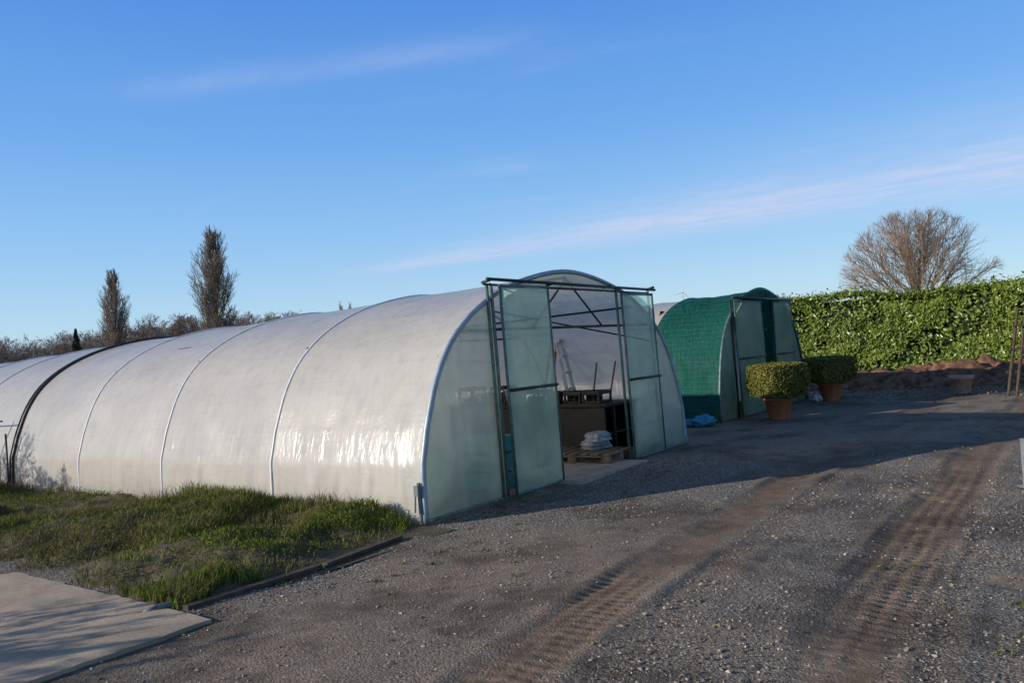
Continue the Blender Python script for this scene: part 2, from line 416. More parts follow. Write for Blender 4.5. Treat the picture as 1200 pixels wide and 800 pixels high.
for y in(1.2,2.5,3.9,5.2): mb.tube([(.02,y,2.52),(.15,y,2.54)],.018)
mb.tube([(-.8,2.36,2.45),(.1,1.25,2.5)],.012)
mb.obj('sliding_door_rail',M_dark,T1,True)
door('sliding_door_near',1.41,2.38,2.50,.11,T1,M_door,M_greensteel)
door('sliding_door_far',4.24,5.18,2.45,.11,T1,M_door,M_greensteel,mid=.48)
mb=MB(); mb.tube([(-.03,-.04,-.05),(-.03,-.04,.42)],.02); mb.box((-.03,-.065,.34),(.06,.05,.11)); mb.tube([(-.05,-.08,.30),(-.05,-.10,.12)],.010)
mb.obj('corner_clamp',simple('clamp_grey',(.16,.18,.19),.5),T1)
mb=MB(); mb.tube([(-11.2,-.06,-.05),(-11.2,-.03,1.35)],.02); mb.tube([(-10.7,-.05,1.28),(-15,-.05,1.28)],.015); mb.tube([(-10.5,-.08,1.05),(-10.45,-.1,.2),(-10.6,-.12,.0)],.018)
mb.obj('side_vent_rail',M_dark,T1,True)
mb=MB(); mb.box((-.25,3.2,.02),(1.3,1.75,.05)); mb.obj('doorway_slab',simple('threshold_concrete',(.42,.34,.25),.85,.2,5,bump=.004),T1)
# ---- tunnel 2
A2=np.array([4.05,15.83])
T2=empty('green_polytunnel',(A2[0],A2[1],0),(0,TILT*.5,ROTZ))
p2=make_profile(5.3,2.66,40)
cover('white_cover',p2,1.3,20,.12,2.4,M_poly,T2,seed=21)
cover('green_net_cover',p2,-.02,1.6,.04,1.62,M_net,T2,off=.045,sag=.05,seed=23,wr=2.4)
z2=lambda y: float(np.interp(y,p2[:,0],p2[:,1]))
mb=MB(); hoop_tube(mb,p2,-.02,.03,.03); mb.obj('front_hoop',M_greensteel,T2,True)
mb=MB(); wall_sheet(mb,p2,.03,.92,0.,seed=12); wall_sheet(mb,p2,4.38,5.27,0.,seed=15)
mb.obj('end_wall_sheet',M_clear2,T2,True)
mb=MB(); mb.tube([(.12,.8,2.50),(.12,4.5,2.48)],.03); 
for y in(.85,2.4,3.2,4.45): mb.tube([(.04,y,0),(.04,y,2.46)],.022)
mb.obj('sliding_door_rail',M_dark,T2,True)
door('sliding_door_near',.9,2.42,2.44,.10,T2,M_clear2,M_greensteel)
door('sliding_door_far',3.2,4.4,2.44,.10,T2,M_clear2,M_greensteel)
mb=MB(); 
ys=np.linspace(.9,4.4,24)
for y in ys: mb.v+=[(.05,y,2.46),(.05,y,z2(y)+.10)]
for c in range(23): a=2*c; mb.f.append((a,a+2,a+3,a+1))
mb.obj('gable_net',M_net,T2)
mb=MB(); mb.quad((-1.8,.1,0),(-1.8,5.2,0),(-1.8,5.2,1.7),(-1.8,.1,1.7)); mb.quad((-1.8,.8,1.7),(-1.8,4.5,1.7),(-1.8,4.0,2.4),(-1.8,1.3,2.4))  # near-black sheet standing in for the shaded interior behind the doors
mb.obj('interior_shade_sheet',simple('interior_shade_dark',(.012,.02,.016),.9),T2)
# ------------------------------------------------------------------ things inside tunnel 1
def inT(t,s,z=0):
    p=P(t,s); return Vector((p[0],p[1],z-0.019*max(s,0)))
def tob(name,t,s,z=0,rz=0): 
    return empty(name,inT(t,s,z),(0,0,ROTZ+rz))
e=tob('potting_bench',4.85,2.0)
mb=MB(); Lb=3.2; wb=1.0; 
mb.box((0,0,.83),(Lb,wb,.04)); mb.box((0,-wb/2+.02,.42),(Lb-.06,.025,.76)); mb.box((0,wb/2-.02,.42),(Lb-.06,.025,.76))
mb.box((-Lb/2+.05,0,.42),(.03,wb-.08,.76)); mb.box((Lb/2-.05,-.2,.42),(.04,.05,.76)); mb.box((Lb/2-.4,0,.4),(.7,wb-.1,.03))
mb.obj('body',M_black,e,bevel=.004)
mb=MB(); mb.box((0,-wb/2-.006,.855),(Lb+.02,.02,.03)); mb.obj('edge_trim',M_woodd,e)
e=tob('plant_trays',4.8,2.0,.855)
mb=MB()
for i in range(8):
    x=-1.3+i*.36+random.uniform(-.03,.03); y=-.24+random.uniform(-.05,.05); h=random.choice([.16,.2,.28])
    mb.box((x,y,h),(.32,.02,.06)); mb.box((x,y+.36,h),(.32,.02,.06)); mb.box((x-.15,y+.18,h),(.02,.36,.06)); mb.box((x+.15,y+.18,h),(.02,.36,.06)); mb.box((x,y+.18,.02),(.3,.36,.03))
    for q in(-.14,.14):
        for w_ in(0,.36): mb.box((x+q,y+w_,h/2),(.03,.03,h))
    for q in range(3): mb.lathe([(.035,.03),(.05,.13),(.055,.13),(.045,.13),(.03,.05)],(x-.1+q*.1,y+.1,.0),10)
mb.obj('black_crates',M_blackpl,e)
e=tob('white_bucket',4.62,2.35,.855)
mb=MB(); mb.lathe([(0,.0),(.11,.0),(.14,.25),(.15,.25),(.15,.27),(.13,.27),(.105,.02),(0,.02)],(0,0,0),24); mb.obj('shell',M_white,e,True)
mb=MB(); mb.tube([(0,.14*math.cos(a),.26+.06*math.sin(a)) for a in np.linspace(0,math.pi,9)],.005,5); mb.obj('handle',M_galv,e)
e=tob('step_ladder',5.42,1.95,0,.3)
mb=MB()
for y in(-.22,.22):
    mb.tube([(0.38,y*1.2,0),(0.05,y*.75,1.85)],.028,6); 
mb.obj('front_rails',M_alu,e)
mb=MB()
for i in range(6):
    f=(i+.7)/6.6; mb.box((.38-.33*f,0,1.85*f),(.09,.50-.14*f,.035))
mb.box((.0,0,1.87),(.22,.36,.04)); mb.obj('treads',M_alu,e)
mb=MB()
for y in(-.2,.2): mb.tube([(-.42,y*1.2,0),(-.04,y*.8,1.83)],.024,6)
mb.tube([(-.3,-.23,.6),(-.3,.23,.6)],.014,6); mb.obj('rear_legs',M_orange,e)
for q,(t,s,lean) in enumerate(((5.2,1.3,.12),(5.25,1.05,.2))):
    e=tob('garden_rake' if q==0 else 'garden_broom',t,s,0,0)
    mb=MB(); mb.tube([(0,0,0.1),(lean,.25,1.45)],.015,6); mb.obj('handle',M_wood,e)
    mb=MB(); mb.box((0,0,.08),(.38,.04,.05)); 
    for i in range(12): mb.box((-.17+i*.031,0,.03),(.006,.02,.07))
    mb.obj('head',M_dark,e)
def pallet(name,t,s,rz):
    e=tob(name,t,s,.04,rz); mb=MB()
    for i in range(7): mb.box((-.54+i*.18,0,.135),(.12,.8,.022))
    for y in(-.36,0,.36):
        mb.box((0,y,.108),(1.2,.1,.022)); mb.box((0,y,.012),(1.2,.1,.022))
        for x in(-.54,0,.54): mb.box((x,y,.06),(.13,.1,.072))
    mb.obj('boards',M_wood,e,bevel=.003)
pallet('wooden_pallet',4.05,.62,.05)
def sack(mb,c,d,rz,seed):
    i0=len(mb.v); nu,nv=22,12
    for i in range(nu+1):
        for j in range(nv+1):
            u=-1+2*i/nu; v=-1+2*j/nv
            e_=(max(0,1-u**6))**.5*(max(0,1-v**6))**.5
            top=e_*(1+.25*vn(u*2,v*2,seed)); 
            x=u*d[0]/2; y=v*d[1]/2; X_=x*math.cos(rz)-y*math.sin(rz); Y_=x*math.sin(rz)+y*math.cos(rz)
            mb.v.append((c[0]+X_,c[1]+Y_,c[2]+d[2]*top))
    for i in range(nu):
        for j in range(nv): a=i0+i*(nv+1)+j; mb.f.append((a,a+nv+1,a+nv+2,a+1))
e=tob('compost_sacks',4.22,.5,.19,0)
mb=MB()
for i in range(4): sack(mb,(.0+random.uniform(-.04,.04),random.uniform(-.04,.04),i*.06),(.42-.03*i,.28,.07),random.uniform(-.35,.35)+1.4,i)
mb.obj('sacks',M_sack,e,True)
e=tob('green_water_tank',.55,.45,0); mb=MB(); mb.lathe([(0,0),(.24,0),(.27,.15),(.27,.55),(.22,.62),(0,.62)],(0,0,0),24); mb.obj('shell',simple('green_tank',(.02,.28,.12),.5,.2),e,True)
e=tob('stacked_crates',1.9,.7,0); mb=MB()
for i in range(3): mb.box((0,0,.11+i*.23),(.6,.4,.2))
mb.obj('shell',simple('blue_green_crate',(.03,.22,.2),.5,.2),e,bevel=.01)
e=tob('staging_table',1.2,6.5,0); mb=MB(); mb.box((0,0,.75),(5,1.2,.04))
for x in(-2.4,0,2.4):
    for y in(-.5,.5): mb.box((x,y,.37),(.06,.06,.74))
mb.obj('frame',M_wood,e)
# ------------------------------------------------------------------ hedge
def leaves(Pts,Nrm,size,jit=.8,asp=.45,r=rng,fold=True):
    n_=len(Pts); Nn=Nrm+jit*r.normal(size=(n_,3)); Nn/=np.linalg.norm(Nn,axis=1)[:,None]
    t=r.normal(size=(n_,3)); t[:,2]-=.3; t-= (t*Nn).sum(1)[:,None]*Nn; t/=np.linalg.norm(t,axis=1)[:,None]
    bb=np.cross(Nn,t); s=size*r.uniform(.6,1.25,size=(n_,1))
    v0=Pts-t*s*.5; v1=Pts+bb*s*asp*.5; v2=Pts+t*s*.5; v3=Pts-bb*s*asp*.5
    if fold: v1=v1+Nn*s*.08; v3=v3+Nn*s*.08
    V=np.stack([v0,v1,v2,v3],1).reshape(-1,3); F=np.arange(n_*4).reshape(-1,4); return V,F
H0=np.array([5.5,29.45]); H1=np.array([24.,18.05]); hd=(H1-H0); HL=np.linalg.norm(hd); hd/=HL; hn=np.array([hd[1],-hd[0]])
if hn[1]>0: hn=-hn
HH=2.72
e=empty('laurel_hedge')
def hedge_surf(u,z):
    return .16*npnoise(u*1.3,z*1.6,41,3)+.08*npnoise(u*4,z*4,43,2)
def htop(u): return HH+.07*npnoise(u*1.5,u*0,47,3)+ .05*np.sin(u*.4)
nf_=66000
u=rng.uniform(0,HL,nf_); z=rng.uniform(.12,1,nf_)*htop(u); dep=rng.exponential(.09,nf_)
o_=hedge_surf(u,z)+.45-dep
ok=rng.uniform(size=nf_)<np.clip(.80+.9*npnoise(u*3.2,z*3.2,51,3),.18,1)
u,z,o_=u[ok],z[ok],o_[ok]
pts=np.stack([H0[0]+hd[0]*u+hn[0]*o_,H0[1]+hd[1]*u+hn[1]*o_,z],-1)
nr_=np.tile([hn[0],hn[1],.35],(len(u),1))
V1,F1=leaves(pts,nr_,.15,.75)
nt=19000; u=rng.uniform(0,HL,nt); o_=rng.uniform(-.5,.5,nt); z=htop(u)+rng.normal(0,.05,nt)
up=rng.uniform(size=nt)<.08; z=z+up*rng.uniform(0,.22,nt)
pts=np.stack([H0[0]+hd[0]*u+hn[0]*o_,H0[1]+hd[1]*u+hn[1]*o_,z],-1)
V2,F2=leaves(pts,np.tile([0,0,1.],(nt,1)),.14,.9)
M_laurel=leafmat('laurel_leaf',(.11,.18,.02),(.28,.34,.05),(.18,.25,.03),rough=.35,trans=0.0,spec=.5)
npmesh('foliage',np.vstack([V1,V2]),np.vstack([F1,F2+len(V1)]),M_laurel,e)
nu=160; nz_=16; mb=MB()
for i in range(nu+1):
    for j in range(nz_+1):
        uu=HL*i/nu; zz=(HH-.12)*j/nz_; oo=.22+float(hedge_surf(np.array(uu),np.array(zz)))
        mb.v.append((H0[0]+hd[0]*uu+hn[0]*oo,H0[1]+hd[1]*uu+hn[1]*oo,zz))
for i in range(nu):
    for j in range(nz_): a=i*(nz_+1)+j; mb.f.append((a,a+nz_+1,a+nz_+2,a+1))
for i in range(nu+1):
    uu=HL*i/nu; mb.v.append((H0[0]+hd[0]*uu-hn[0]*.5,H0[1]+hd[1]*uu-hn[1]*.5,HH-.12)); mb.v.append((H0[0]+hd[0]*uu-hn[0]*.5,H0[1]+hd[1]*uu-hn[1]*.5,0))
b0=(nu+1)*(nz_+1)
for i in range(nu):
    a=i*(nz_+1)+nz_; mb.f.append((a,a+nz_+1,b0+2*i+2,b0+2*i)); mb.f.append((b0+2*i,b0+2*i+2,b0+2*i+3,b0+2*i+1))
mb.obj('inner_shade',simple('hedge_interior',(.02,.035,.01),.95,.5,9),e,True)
# ------------------------------------------------------------------ topiary pots
M_box=leafmat('boxwood_leaf',(.12,.13,.02),(.24,.21,.035),(.19,.13,.035),rough=.5,trans=.0,spec=.3)
def box_plant(loc,size,sc=1,mt=M_terra):
    e=empty('potted_boxwood',(loc[0],loc[1],gz(*loc)),(0,0,.3))
    mb=MB(); mb.lathe([(0,.0),(.19,0),(.2,.02),(.26,.38),(.29,.385),(.295,.47),(.27,.475),(.25,.43),(.0,.42)],(0,0,0),36); mb.obj('terracotta_pot',mt,e,True)
    n_=int(15000*sc); d=rng.normal(size=(n_,3)); d/=np.abs(d).max(1)[:,None]*.72+np.linalg.norm(d,axis=1)[:,None]*.28
    rr=1-rng.exponential(.05,n_)
    lump=1+.05*npnoise(d[:,0]*3+d[:,2]*2,d[:,1]*3,61,3)
    p=d*rr[:,None]*lump[:,None]*np.array(size)/2; p[:,2]+=.46+size[2]/2-.03
    V_,F_=leaves(p,d/np.linalg.norm(d,axis=1)[:,None],.045,.9,.6)
    npmesh('clipped_crown',V_,F_,M_box,e)
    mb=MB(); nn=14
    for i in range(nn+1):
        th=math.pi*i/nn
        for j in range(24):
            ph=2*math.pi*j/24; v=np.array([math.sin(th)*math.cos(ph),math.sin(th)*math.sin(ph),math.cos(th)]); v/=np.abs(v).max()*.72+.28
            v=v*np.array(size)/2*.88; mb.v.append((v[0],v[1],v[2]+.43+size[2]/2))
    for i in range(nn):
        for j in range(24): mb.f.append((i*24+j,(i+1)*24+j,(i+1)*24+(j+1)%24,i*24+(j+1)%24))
    mb.tube([(0,0,.4),(0,0,.6)],.04); mb.obj('inner_core',simple('box_interior',(.02,.025,.008),.95,.4,12),e,True)  # dark solid core inside the leaf crown, with a short stem
box_plant((5.19,15.75),(1.0,1.0,.70))
box_plant((7.55,19.1),(1.05,1.05,.64),.8,M_terra)
e=empty('empty_flower_pot',(10.35,18.45,gz(10.35,18.45)))
mb=MB(); mb.lathe([(0,.0),(.16,0),(.17,.02),(.22,.34),(.255,.345),(.265,.43),(.24,.435),(.22,.36),(.15,.06),(0,.05)],(0,0,0),36); mb.obj('shell',M_terra2,e,True)
# ------------------------------------------------------------------ soil mound
mb=MB(); n1,n2=150,50
for i in range(n1+1):
    for j in range(n2+1):
        x=-6+12*i/n1; y=-1.7+3.4*j/n2
        h=.70*max(0,1-(x/6)**2)**.6*max(0,1-(y/1.7)**2)**.8
        h=h*(.55+.8*abs(vn(x*.7,y*1.2,2)))+.12*vn(x*3,y*3,4)*min(1,h*4)+.07*vn(x*9,y*9,6)*min(1,h*4)-.02
        mb.v.append((x,y,h))
for i in range(n1):
    for j in range(n2): a=i*(n2+1)+j; mb.f.append((a,a+n2+1,a+n2+2,a+1))
o=mb.obj('soil_mound',simple('soil',(.27,.14,.085),.95,.45,5,bump=.03,bscale=12,spec=.15),None,True)
o.location=(12.6,21.6,0); o.rotation_euler=(0,0,math.atan2(hd[1],hd[0]))
def litter(name,cx,cy,rx,ry,nn,size,cols,zf,jit=.5):
    p=np.stack([cx+rng.normal(0,rx,nn),cy+rng.normal(0,ry,nn)],-1); zz=np.array([zf(a,b_) for a,b_ in p])
    V_,F_=leaves(np.c_[p,zz],np.tile([0,0,1.],(nn,1)),size,jit,.6); return npmesh(name,V_,F_,leafmat(name+'_mat',*cols,rough=.7,trans=.0,spec=.2))
brn=((.28,.13,.05),(.36,.20,.08),(.20,.09,.04))
litter('fallen_leaves',12,21,3.6,1.8,3500,.07,brn,lambda a,b_:gz(a,b_)+.03)
litter('dry_leaves',3.5,5.2,1.8,1.6,110,.045,((.30,.22,.10),(.38,.28,.10),(.15,.09,.04)),lambda a,b_:gz(a,b_)+.012,.25)
# ------------------------------------------------------------------ misc things right side
e=empty('timber_trellis',(10.70,17.3,0),(0,0,-.4))
mb=MB()
for i in range(4): mb.tube([(.15*i,-.05*i,0),(.15*i+.35,.05*i+.35,1.85-.1*i)],.035,6)
for z in(.5,1.0,1.5): mb.box((.25+.4*z/1.95,.12+.1*z,z),(.7,.04,.05),rz=.2)
mb.obj('slats',M_woodd,e)
e=empty('steel_gate_post',(5.03,7.93,0))
mb=MB(); mb.box((0,0,.24),(.06,.06,.48)); mb.box((0,0,.005),(.14,.14,.012)); mb.box((.10,0,.40),(.16,.05,.05)); mb.obj('post',M_galv,e,bevel=.004)
e=empty('blue_plastic_bag',(3.62,15.5,0)); mb=MB()
def blob(mb,c,d,seed,n=16):
    i0=len(mb.v)
    for i in range(n+1):
        th=math.pi*i/n
        for j in range(n*2):
            ph=math.pi*j/n; v=Vector((math.sin(th)*math.cos(ph),math.sin(th)*math.sin(ph),math.cos(th)))
            k=1+.35*mnoise.noise(v*2.3+Vector((seed,0,0)))+.15*mnoise.noise(v*6+Vector((seed,0,0)))
            mb.v.append((c[0]+v.x*k*d[0]/2,c[1]+v.y*k*d[1]/2,c[2]+max(v.z*k*d[2]/2,-d[2]*.4)))
    for i in range(n):
        for j in range(2*n): mb.f.append((i0+i*2*n+j,i0+(i+1)*2*n+j,i0+(i+1)*2*n+(j+1)%(2*n),i0+i*2*n+(j+1)%(2*n)))
blob(mb,(0,0,.09),(.45,.35,.24),1); blob(mb,(-.25,.1,.06),(.3,.25,.16),4); mb.obj('bag',M_blue,e,True)
e=empty('white_feed_bag',(7.05,18.7,0)); mb=MB(); blob(mb,(0,0,.10),(.26,.26,.24),8); mb.obj('bag',M_sack,e,True)
e=empty('fieldstone',(.52,4.72,.0)); mb=MB(); blob(mb,(0,0,.02),(.09,.06,.05),11,8); mb.obj('stone',simple('pale_stone',(.42,.32,.24),.8),e)
# ------------------------------------------------------------------ concrete path, edging
m,n,out=newmat('path_concrete'); tc=n.n('ShaderNodeTexCoord').outputs['Object']; M_conc=m
b=n.n('ShaderNodeBsdfPrincipled'); c=n.mix(n.ramp(n.noise(tc,1.6,7,.65),.3,.7),(.52,.39,.275),(.34,.255,.18))
c=n.mix(n.ramp(n.noise(tc,45,5,.7),.5,.75,0,.5),c,(.19,.145,.10)); c=n.mix(n.ramp(n.noise(tc,.7,3),.5,.7,0,.5),c,(.19,.15,.10))
c=n.mix(n.ramp(n.noise(tc,9,6,.7),.58,.72,0,.55),c,(.15,.115,.08))
n.l(c,b.inputs['Base Color']); b.inputs['Roughness'].default_value=.9; b.inputs['Specular IOR Level'].default_value=.25
n.l(n.bump(n.m('ADD',n.noise(tc,70,5,.7),n.noise(tc,8,4)),.8,.008),b.inputs['Normal']); n.l(b.outputs[0],out.inputs[0])
SA=np.array([-2.18,5.44])
e=empty('concrete_path',(SA[0],SA[1],0),(0,0,ROTZ))
mb=MB()
def slab(x0,x1,y0,y1,z1):
    nx=max(2,int((x1-x0)/.04)); ny=max(2,int((y1-y0)/.06)); i0=len(mb.v)
    for i in range(nx+1):
        for j in range(ny+1):
            x=x0+(x1-x0)*i/nx; y=y0+(y1-y0)*j/ny
            ex=.03*vn(x*4,y*4,3)+.012*vn(x*15,y*15,3) if (i in(0,nx) or j in(0,ny)) else 0
            mb.v.append((x+ex,y+ex*(1 if j in (0,ny) else 0),z1+.006*vn(x*3,y*3,8)-.019*max(0,-x-.5)))
    for i in range(nx):
        for j in range(ny): a=i0+i*(ny+1)+j; mb.f.append((a,a+ny+1,a+ny+2,a+1))
    for j in range(ny):
        a=i0+nx*(ny+1)+j; k=len(mb.v); p,q=mb.v[a],mb.v[a+1]; mb.v+=[(p[0],p[1],-.05),(q[0],q[1],-.05)]; mb.f.append((a,k,k+1,a+1))
    for i in range(nx):
        a=i0+i*(ny+1)+ny; k=len(mb.v); p,q=mb.v[a],mb.v[a+ny+1]; mb.v+=[(p[0],p[1],p[2]-.12),(q[0],q[1],q[2]-.12)]; mb.f.append((a,a+ny+1,k+1,k))
x=0
for w_ in (4.0,4.0,4.0): slab(x-w_+.012,x,-3.0,0,.024); x-=w_
mb.obj('slabs',M_conc,e)
e=empty('timber_edging',(0,0,0)); mb=MB()
def edge(p,q,h,w_):
    p=np.array(p);q=np.array(q);L_=np.linalg.norm(q-p); c=(p+q)/2
    mb.box((c[0],c[1],h/2-.01),(L_,w_,h),rz=math.atan2(q[1]-p[1],q[0]-p[0]))
edge((-2.5,5.78),(-1.75,6.72),.04,.08); edge((-1.72,6.76),(-1.2,7.62),.035,.07)
mb.obj('boards',M_woodd,e,bevel=.006)
e=empty('drain_pipe',(-2.66,5.80,.035),(0,0,.5)); mb=MB(); mb.tube([(-.05,0,.0),(.05,0,0)],.022,12,False); mb.tube([(-.14,0.01,-.02),(-.04,0,0)],.016,8); mb.obj('pipe',M_pipe,e,True)
# ------------------------------------------------------------------ grass bed
def bed_local(s,q):
    return A[0]+AX[0]*s-W[0]*q, A[1]+AX[1]*s-W[1]*q
def bed_h(s,q):
    e1=np.clip((s+.35-.45*(1-q/2.85))/.5,0,1); e2=np.clip((2.8-q)/.35,0,1); e3=np.clip((q+.0)/.25,0,1)
    m_=.12+.09*npnoise(s*1.7,q*1.7,71,4)+.055*npnoise(s*5,q*5,72,3)
    return np.clip(m_,.02,.38)*e1*e2*(.55+.45*e3)
ns,nq=300,70
S_,Q_=np.meshgrid(np.linspace(-.45,14,ns),np.linspace(.06,2.86,nq),indexing='ij')
bx,by=bed_local(S_,Q_); bz=bed_h(S_,Q_)+slope_z(bx,by)-.012
idx=np.arange(ns*nq).reshape(ns,nq); Fb=np.stack([idx[:-1,:-1],idx[1:,:-1],idx[1:,1:],idx[:-1,1:]],-1).reshape(-1,4)
gb=empty('grass_bed')
npmesh('bed_soil',np.stack([bx,by,bz],-1).reshape(-1,3),Fb,simple('bed_soil_mat',(.10,.085,.035),.95,.4,6,bump=.03,bscale=25,col2=(.08,.05,.03)),gb,True)
def blades(nb,hmin,hmax,wd,smax,mat,name,lean=.5,sd=73,th=.65):
    s=rng.uniform(-.25,smax**.75,nb); s=np.where(s>0,np.abs(s)**(1/.75),s); q=rng.uniform(.06,2.86,nb)
    dens=npnoise(s*1.9,q*1.9,sd-2,4)*1.1+th+.6*npnoise(s*6,q*6,sd,2)
    ok=(rng.uniform(size=nb)<np.clip(dens,.06,1))&(s>-.36+.45*(1-q/2.85)+.14*npnoise(q*6,q*0,5,2))
    s,q=s[ok],q[ok]; x,y=bed_local(s,q); z0=bed_h(s,q)+slope_z(x,y)-.015; n_=len(s)
    hgt=rng.uniform(hmin,hmax,n_)*(.65+.8*np.clip(npnoise(s*2.3,q*2.3,75,3)+.3,0,1.6)); a=rng.uniform(0,6.283,n_); le=rng.uniform(.1,1,n_)*lean*hgt
    w_=wd*rng.uniform(.6,1.4,n_); dx,dy=np.cos(a),np.sin(a); px,py=-dy,dx
    b0=np.stack([x-px*w_/2,y-py*w_/2,z0],-1); b1=np.stack([x+px*w_/2,y+py*w_/2,z0],-1)
    m0=np.stack([x+dx*le*.35-px*w_*.45,y+dy*le*.35-py*w_*.45,z0+hgt*.62],-1); m1=np.stack([x+dx*le*.35+px*w_*.45,y+dy*le*.35+py*w_*.45,z0+hgt*.62],-1)
    tp=np.stack([x+dx*le,y+dy*le,z0+hgt*.95],-1); tq=tp+np.stack([px*w_*.12,py*w_*.12,0*px],-1)
    V_=np.stack([b0,b1,m1,m0,tq,tp],1).reshape(-1,3); k=np.arange(n_)*6
    F_=np.vstack([np.stack([k,k+1,k+2,k+3],-1),np.stack([k+3,k+2,k+4,k+5],-1)])
    return npmesh(name,V_,F_,mat,gb)
Mg1=leafmat('grass_green',(.14,.18,.03),(.27,.31,.05),(.15,.14,.035),rough=.65,trans=.3,spec=.12)
Mg2=leafmat('grass_straw',(.21,.165,.075),(.30,.23,.11),(.15,.10,.05),rough=.8,trans=.2,spec=.1)
blades(84000,.03,.12,.009,13,Mg1,'green_blades',lean=.9,th=.42)
blades(60000,.03,.13,.007,13,Mg2,'straw_blades',lean=1.1,sd=93,th=.42)
nb=30000; s=rng.uniform(-.2,12,nb); q=rng.uniform(.05,2.8,nb); ok=(s>-.3+.45*(1-q/2.85))&(rng.uniform(size=nb)<np.clip(.35+1.4*npnoise(s*2.1,q*2.1,79,4),.03,1)); s,q=s[ok],q[ok]
x,y=bed_local(s,q); zz=bed_h(s,q)+slope_z(x,y)+rng.uniform(0,.08,len(s))
V_,F_=leaves(np.stack([x,y,zz],-1),np.tile([0,0,1.],(len(s),1)),.028,1.0,.45)
npmesh('herb_leaves',V_,F_,leafmat('herb_leaf',(.10,.135,.025),(.18,.21,.035),(.15,.12,.04),rough=.8,trans=0,spec=.08),gb)
def tufts(name,centres,nper,h,mat):
    Vs=[];Fs=[];k=0
    for (cx,cy,r) in centres:
        for _ in range(nper):
            a=random.uniform(0,6.28); rr=abs(random.gauss(0,r)); x=cx+rr*math.cos(a); y=cy+rr*math.sin(a); hh=h*random.uniform(.3,1); b_=random.uniform(0,6.28); w_=.006
            dx,dy=math.cos(b_)*hh*.7,math.sin(b_)*hh*.7; z=gz(x,y)-.005
            Vs+=[(x-w_*math.sin(b_),y+w_*math.cos(b_),z),(x+w_*math.sin(b_),y-w_*math.cos(b_),z),(x+dx,y+dy,z+hh),(x+dx*.98,y+dy*.98,z+hh)]; Fs.append((k,k+1,k+2,k+3)); k+=4
    return npmesh(name,Vs,Fs,mat)
cs=[]
for i in range(26):
    t=random.uniform(.1,2.2); p=P(t,-random.uniform(.05,.5)); cs.append((p[0],p[1],.05))
for i in range(16): cs.append((random.uniform(-1.4,.1),random.uniform(5.8,8.0),.04))
for i in range(18): cs.append((random.uniform(2.3,4.0),random.uniform(4.0,6.0),.04))
for i in range(14): p=P(random.uniform(2.3,4.5),-random.uniform(.1,1.2)); cs.append((p[0],p[1],.05))
for i in range(16): cs.append((random.uniform(-.5,4.5),random.uniform(7,12),.03))
tufts('weed_tufts',cs,22,.035,leafmat('weed_leaf',(.10,.13,.025),(.17,.20,.04),(.12,.12,.03),trans=0,spec=.15))
# ------------------------------------------------------------------ gravel stones
ng=46000
rr=3.2+ (rng.uniform(size=ng)**1.5)*9; aa=np.radians(rng.uniform(-36,40,ng)); x=rr*np.sin(aa); y=rr*np.cos(aa)
dd,_=track_info(x,y); core=np.minimum(np.abs(dd[0]),np.abs(dd[1]))<.27
lx=(x-A[0])*AX[0]+(y-A[1])*AX[1]; ly=(x-A[0])*W[0]+(y-A[1])*W[1]
bad=core&(rng.uniform(size=ng)<.92)
bad|=(lx>-.35)&(ly>-2.95)&(ly<.05); bad|=(lx>-.02)&(ly>=0)
sl=(x-SA[0])*AX[0]+(y-SA[1])*AX[1]; sq=(x-SA[0])*W[0]+(y-SA[1])*W[1]; bad|=(sl>-.02)&(sq<.02)
bigm=npnoise(x*.45,y*.45,77,4)+.5*npnoise(x*1.5,y*1.5,78,3); bad|=(rng.uniform(size=ng)<np.clip(.30+bigm,0,.8))
x,y=x[~bad],y[~bad]; ng=len(x)
iv=np.array([(1,0,0),(-1,0,0),(0,1,0),(0,-1,0),(0,0,1),(0,0,-1)])*1.0
iff=np.array([(4,0,2),(4,2,1),(4,1,3),(4,3,0),(5,2,0),(5,1,2),(5,3,1),(5,0,3)])
sz=np.clip(rng.lognormal(math.log(.0062),.38,(ng,1,1)),0,.018)
vv=iv[None]*(1+.1*rng.normal(size=(ng,6,1)))+.30*rng.normal(size=(ng,6,3)); vv=vv*sz*np.array([1.2,.95,.65])[None,None]
ra=rng.uniform(0,6.28,ng); c,s_=np.cos(ra)[:,None],np.sin(ra)[:,None]
vx=vv[:,:,0]*c-vv[:,:,1]*s_; vy=vv[:,:,0]*s_+vv[:,:,1]*c
gzv=gh(x,y)+slope_z(x,y)+.001
Vg=np.stack([vx+x[:,None],vy+y[:,None],vv[:,:,2]+gzv[:,None]+.2*sz[:,:,0]],-1).reshape(-1,3)
Fg=(iff[None]+(np.arange(ng)*6)[:,None,None]).reshape(-1,3)
m,n,out=newmat('gravel_stone'); g=n.n('ShaderNodeNewGeometry').outputs['Random Per Island']; b=n.n('ShaderNodeBsdfPrincipled')
c=n.mix(n.m('POWER',g,2.0),(.12,.105,.09),(.50,.44,.37)); c=n.mix(n.ramp(n.m('FRACT',n.m('MULTIPLY',g,17.3)),.5,.9,0,.6),c,(.24,.17,.115))
n.l(c,b.inputs['Base Color']); b.inputs['Roughness'].default_value=.85; n.l(b.outputs[0],out.inputs[0])
npmesh('gravel',Vg,Fg,m)
